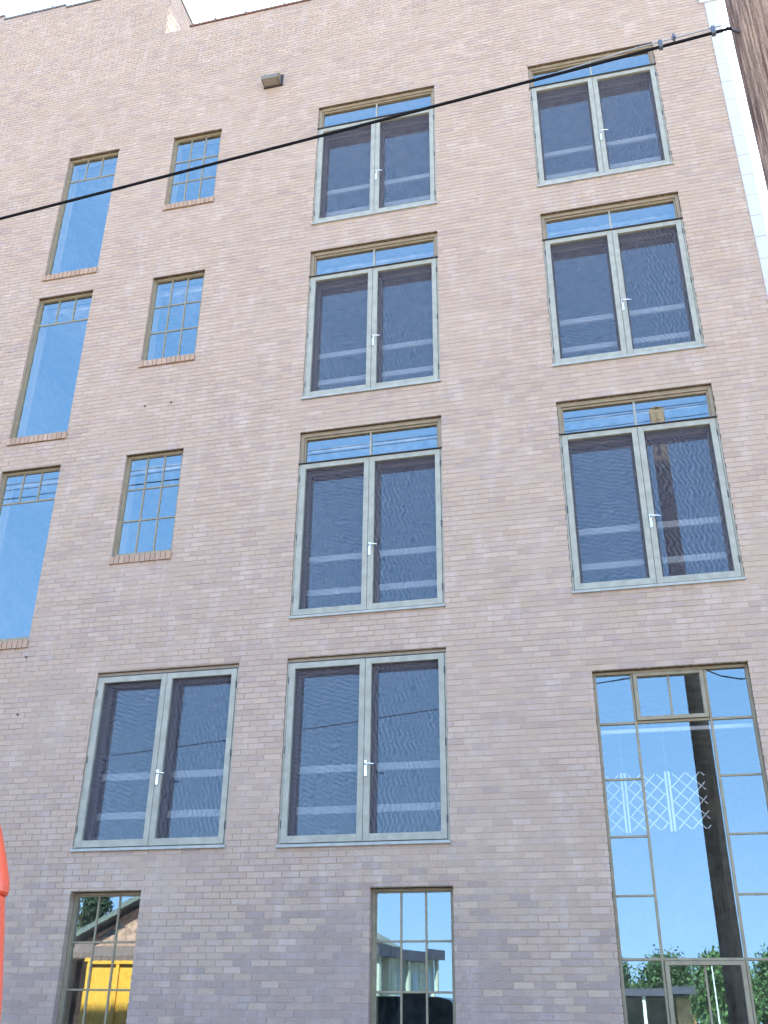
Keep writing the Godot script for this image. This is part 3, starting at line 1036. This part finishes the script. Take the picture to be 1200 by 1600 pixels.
func gable_house() -> void:
	var t := thing("gable_house", "pinkish gabled house with grey roof mirrored above the yellow dumpster", "house")
	var z := 29.0
	var xl := -23.1; var xr := -11.3; var xm := -17.2
	var ye := 4.25; var yr := 7.05
	var b := Buf.new()
	b.box(Vector3(xl + 0.5, 0, z), Vector3(xr - 0.5, ye, z + 10))
	b.tri(Vector3(xr - 0.5, ye, z), Vector3(xl + 0.5, ye, z), Vector3(xm, yr - 0.12, z))
	b.tri(Vector3(xl + 0.5, ye, z + 10), Vector3(xr - 0.5, ye, z + 10), Vector3(xm, yr - 0.12, z + 10))
	build("wall", b, mats.house_wall, t)
	for s in [[xl, xm], [xr, xm]]:
		var r := Buf.new()
		var a := Vector3(s[0], ye - 0.05, z - 0.55)
		var c := Vector3(s[1], yr, z - 0.55)
		var d := Vector3(0, 0.22, 0)
		var e := Vector3(0, 0, 11.1)
		r.quad(a + d, c + d, c + d + e, a + d + e)
		r.quad(a, a + e, c + e, c)
		r.quad(a, c, c + d, a + d)
		r.quad(c + e, a + e, a + d + e, c + d + e)
		r.quad(a, a + d, a + d + e, a + e)
		build("roof", r, mats.shingle_grey, t)
	var p := Buf.new()
	p.prism([Vector2(z - 2.6, 3.35), Vector2(z - 0.001, 3.35), Vector2(z - 0.001, 4.05), Vector2(z - 2.6, 3.55)].map(func(q): return q), xl + 0.2, xr - 0.2)
	build("porch_roof", p, mats.shingle_brown, t)
	build("side_wing", one_box(Vector3(-29.5, 0, z - 1.5), Vector3(xl + 0.15, 3.7, z + 6)), mats.shingle_brown, t)
	for x in [xl + 0.6, -19.5, -15.6, xr - 0.6]:
		build("porch_post", one_box(Vector3(x - 0.08, 0, z - 2.4), Vector3(x + 0.08, 3.349, z - 2.24)), mats.house_trim, t)
	for x in [-21.2, -17.6, -14.0]:
		var w := build("window", one_box(Vector3(x, 1.0, z - 0.03), Vector3(x + 1.2, 2.6, z - 0.001)), mats.house_trim, t)
		build("pane", one_box(Vector3(x + 0.1, 1.1, z - 0.04), Vector3(x + 1.1, 2.5, z - 0.031)), mats.dark_glass, w)
	var v := Buf.new()
	v.tri(Vector3(-20.8, 4.62, z - 0.02), Vector3(-21.95, 4.36, z - 0.02), Vector3(-21.35, 4.70, z - 0.02))
	build("gable_vent", v, mats.dark_glass, t)

func canopy_building() -> void:
	var t := thing("canopy_building", "low glazed building under a dark flat roof, mirrored in the middle street window", "building")
	# the right end of its roof edge runs away from the street
	var turn := Transform3D(Basis(Vector3.UP, deg_to_rad(18.0)), Vector3(-8.4, 0, 22.6))
	var b := Buf.new()
	b.box(Vector3(-5.5, 3.30, 0.0), Vector3(0.0, 3.62, 4.4), Color.WHITE, turn)
	build("roof", b, mats.dark_fascia, t)
	var w := Buf.new()
	w.box(Vector3(-5.3, 0.0, 1.2), Vector3(-0.35, 3.299, 4.2), Color.WHITE, turn)
	build("wall", w, mats.pale_wall, t)
	for k in 6:
		var c := Buf.new()
		c.box(Vector3(-0.349, 0.9, 1.35 + 0.47 * k), Vector3(-0.33, 3.0, 1.72 + 0.47 * k), Color.WHITE, turn)
		build("window", c, mats.blue_wall if k % 2 else mats.pale_wall, t)
	for k in 3:
		var c := Buf.new()
		c.box(Vector3(-0.22, 0.0, 0.2 + 1.9 * k), Vector3(-0.10, 3.299, 0.32 + 1.9 * k), Color.WHITE, turn)
		build("column", c, mats.pale_wall, t)

func garage_building() -> void:
	var t := thing("garage_building", "long low garage with dark flat fascia mirrored at the foot of the many paned window", "building")
	var z := 54.0
	build("roof", one_box(Vector3(-7.0, 2.62, z - 1.6), Vector3(2.75, 3.0, z + 8.0)), mats.dark_fascia, t)
	build("back_wall", one_box(Vector3(-6.8, 0, z + 6.0), Vector3(1.2, 2.619, z + 6.2)), mats.pale_wall, t)
	build("end_wall", one_box(Vector3(1.4, 0, z - 0.2), Vector3(2.2, 2.4, z + 5.9)), mats.tan_wall, t)
	for x in [-6.6, -3.4, -0.25]:
		build("post", one_box(Vector3(x - 0.09, 0, z - 1.4), Vector3(x + 0.09, 2.619, z - 1.22)), mats.white_paint, t)
	var b := Buf.new()
	b.tri(Vector3(-0.5, 3.3, z + 16), Vector3(-1.4, 3.3, z + 16), Vector3(-0.95, 3.75, z + 16))
	b.box(Vector3(-5.0, 0, z + 16.01), Vector3(3.0, 3.3, z + 22))
	var h := thing("tile_roof_house", "small far house with an orange tiled gable mirrored behind the garage", "house")
	build("wall", b, mats.tile_orange, h)
	var rb := Buf.new()
	rb.box(Vector3(-5.3, 3.301, z + 15.7), Vector3(3.3, 3.42, z + 22.3))
	build("roof", rb, mats.tile_orange, h)

func leafy(called: String, label: String, at: Vector3, height: float, spread: float, low: float, conifer: bool, tone: Vector3, seed_n: int) -> void:
	var t := thing(called, label, "tree", "trees across the street")
	var r := RandomNumberGenerator.new()
	r.seed = seed_n
	var tb := Buf.new()
	tb.tube([at, at + Vector3(0.05, height * 0.4, 0), at + Vector3(0, height * 0.92, 0)], [0.05 * spread + 0.08, 0.035 * spread + 0.05, 0.03], 10)
	for k in 9:
		var a := r.randf() * TAU
		var y := lerpf(low, height * 0.75, r.randf())
		var l := spread * (0.7 if not conifer else (1.0 - y / height))
		tb.tube([at + Vector3(0, y, 0), at + Vector3(cos(a) * l * 0.5, y + l * 0.25, sin(a) * l * 0.5), at + Vector3(cos(a) * l, y + l * 0.3, sin(a) * l)], [0.06, 0.04, 0.015], 6)
	build("trunk", tb, mats.bark, t)
	var cb := Buf.new()
	for k in (420 if not conifer else 330):
		var y := lerpf(low, height, pow(r.randf(), 0.85))
		var f := (y - low) / (height - low)
		var lim := spread * (1.02 - f) if conifer else spread * sqrt(maxf(0.02, 1.0 - pow(2.0 * f - 0.85, 2.0) / 1.35))
		var a := r.randf() * TAU
		var rad := lim * sqrt(r.randf())
		var c := at + Vector3(cos(a) * rad, y, sin(a) * rad)
		var size := 0.26 if conifer else 0.34 * spread / 2.2 + 0.18
		for j in 34:
			var p := c + Vector3(r.randfn(), r.randfn() * (0.45 if conifer else 0.7), r.randfn()) * size
			var n := Vector3(r.randfn(), r.randfn() + 0.6, r.randfn()).normalized()
			var u := n.cross(Vector3(r.randfn(), r.randfn(), r.randfn())).normalized() * r.randf_range(0.06, 0.15) * (1.6 if conifer else 1.25)
			var w := n.cross(u).normalized() * r.randf_range(0.04, 0.09)
			var v := r.randf_range(0.75, 1.25)
			cb.quad(p - u, p - w, p + u, p + w, Color(tone.x * v, tone.y * v, tone.z * v))
	build("crown", cb, mats.leaf, t)

func parked_van() -> void:
	var t := thing("parked_van", "dark van mirrored at the foot of the middle street window", "van")
	var x0 := -6.6; var x1 := -3.4; var z := 13.0
	var b := Buf.new()
	# outline along x, drawn across z
	var outline := [Vector2(0, 0.35), Vector2(3.9, 0.35), Vector2(4.0, 0.75), Vector2(3.9, 1.05), Vector2(3.1, 1.2), Vector2(2.45, 1.92), Vector2(2.2, 1.98), Vector2(0.2, 1.98), Vector2(0.0, 1.85)]
	var turn := Transform3D(Basis(Vector3.UP, PI / 2), Vector3(x0, 0, z))
	var pb := Buf.new()
	pb.prism(outline.map(func(p): return Vector2(p.x, p.y)), -0.9, 0.9)
	var o := build("body", pb, mats.van_paint, t)
	o.transform = turn
	for s in [-1, 1]:
		for k in [[0.3, 1.0], [1.15, 1.2]]:
			var g := build("window", one_box(Vector3(s * 0.905 - 0.004, 1.2, k[0]), Vector3(s * 0.905 + 0.004, 1.8, k[0] + k[1] * 0.75)), mats.dark_glass, t)
			g.transform = turn
		for wx in [0.75, 3.15]:
			var w := Buf.new()
			w.tube([Vector3(s * 0.70, 0.34, wx), Vector3(s * 0.93, 0.34, wx)], [0.34, 0.34], 20)
			var wo := build("wheel", w, mats.tyre_rubber, t)
			wo.transform = turn

func light_post() -> void:
	var t := thing("light_post", "slim white lamp post mirrored at the foot of the many paned window", "lamp post")
	var b := Buf.new()
	b.tube([Vector3(2.9, 0, 40.0), Vector3(2.86, 3.7, 40.0)], [0.045, 0.030], 10)
	build("post", b, mats.white_paint, t)
	build("lamp_head", one_box(Vector3(2.70, 3.70, 39.85), Vector3(2.98, 3.80, 40.15)), mats.white_paint, t)

func street() -> void:
	var g := Buf.new()
	g.quad(Vector3(-260, -0.13, 260), Vector3(260, -0.13, 260), Vector3(260, -0.13, -260), Vector3(-260, -0.13, -260))
	setting("ground", g, mats.ground)
	setting("pavement", one_box(Vector3(-80, -0.125, 0.05), Vector3(80, 0.0, 7.2)), mats.paving)
	setting("kerb", one_box(Vector3(-80, -0.125, 7.205), Vector3(80, 0.005, 7.36)), mats.concrete)
	var r := Buf.new()
	r.quad(Vector3(-80, -0.12, 15.2), Vector3(80, -0.12, 15.2), Vector3(80, -0.12, 7.365), Vector3(-80, -0.12, 7.365))
	setting("road", r, mats.asphalt)
	setting("parking_lot", one_box(Vector3(-80, -0.125, 15.21), Vector3(80, 0.0, 75)), mats.lot)

# ------------------------------------------------------------------
func _ready() -> void:
	# camera
	var cam := Camera3D.new()
	cam.name = "camera"
	add_child(cam)
	cam.transform = Transform3D(Basis(Vector3(0.9714153, 0.0091206, -0.2372113), Vector3(0.1006101, 0.8892576, 0.4462046), Vector3(0.2150117, -0.4573158, 0.8629208)), Vector3(0, 1.6, 10.7)).orthonormalized()
	cam.fov = 55.3415
	cam.near = 0.05
	cam.far = 600.0
	cam.current = true
	# sun behind the building, a little to the right: the facade is in shade
	var sun := Vector3(0.03, 1.082, -1.0).normalized()
	var env := Environment.new()
	env.background_mode = Environment.BG_SKY
	env.sky = Sky.new()
	env.sky.sky_material = make_sky(sun)
	env.tonemap_mode = Environment.TONE_MAPPER_LINEAR
	env.tonemap_exposure = 13.8
	env.sdfgi_enabled = true
	env.ssao_enabled = true
	env.ssil_enabled = true
	var we := WorldEnvironment.new()
	we.name = "world_environment"
	we.environment = env
	add_child(we)
	var light := DirectionalLight3D.new()
	light.name = "sun"
	light.light_energy = 1.15
	light.light_color = Color(1.0, 0.965, 0.90)
	light.light_angular_distance = 0.53
	light.shadow_enabled = true
	add_child(light)
	light.look_at_from_position(sun * 50.0, Vector3.ZERO, Vector3.UP)
	rng.seed = 20240
	tone_noise.seed = 4
	tone_noise.frequency = 0.6
	patch_noise.seed = 11
	patch_noise.frequency = 0.45
	patch_noise.fractal_octaves = 3
	make_materials()
	street()
	make_building(cam)
	wall_lamp()
	pole_and_lines()
	orange_marker()
	dumpster()
	gable_house()
	canopy_building()
	garage_building()
	parked_van()
	light_post()
	leafy("fir_tree", "dark conifer mirrored behind the gabled house in the lower left street window", Vector3(-30.9, 0, 44.5), 10.0, 1.7, 1.5, true, Vector3(0.035, 0.06, 0.025), 1)
	leafy("shade_tree", "broad green tree mirrored in the hopper sash at the foot of the many paned window", Vector3(3.75, 0, 47.0), 4.2, 1.15, 0.6, false, Vector3(0.06, 0.11, 0.03), 2)
	leafy("shade_tree", "rounded green tree mirrored left of the broad one behind the garage roof", Vector3(1.3, 0, 66.0), 4.9, 1.8, 1.4, false, Vector3(0.05, 0.09, 0.03), 3)
	leafy("shade_tree", "green tree mirrored at the lower left pane of the many paned window", Vector3(-2.6, 0, 68.0), 5.1, 1.3, 1.6, false, Vector3(0.05, 0.09, 0.03), 4)
	leafy("shade_tree", "green tree mirrored at the lower right edge of the many paned window", Vector3(6.9, 0, 50.0), 4.4, 1.3, 0.8, false, Vector3(0.05, 0.095, 0.03), 5)
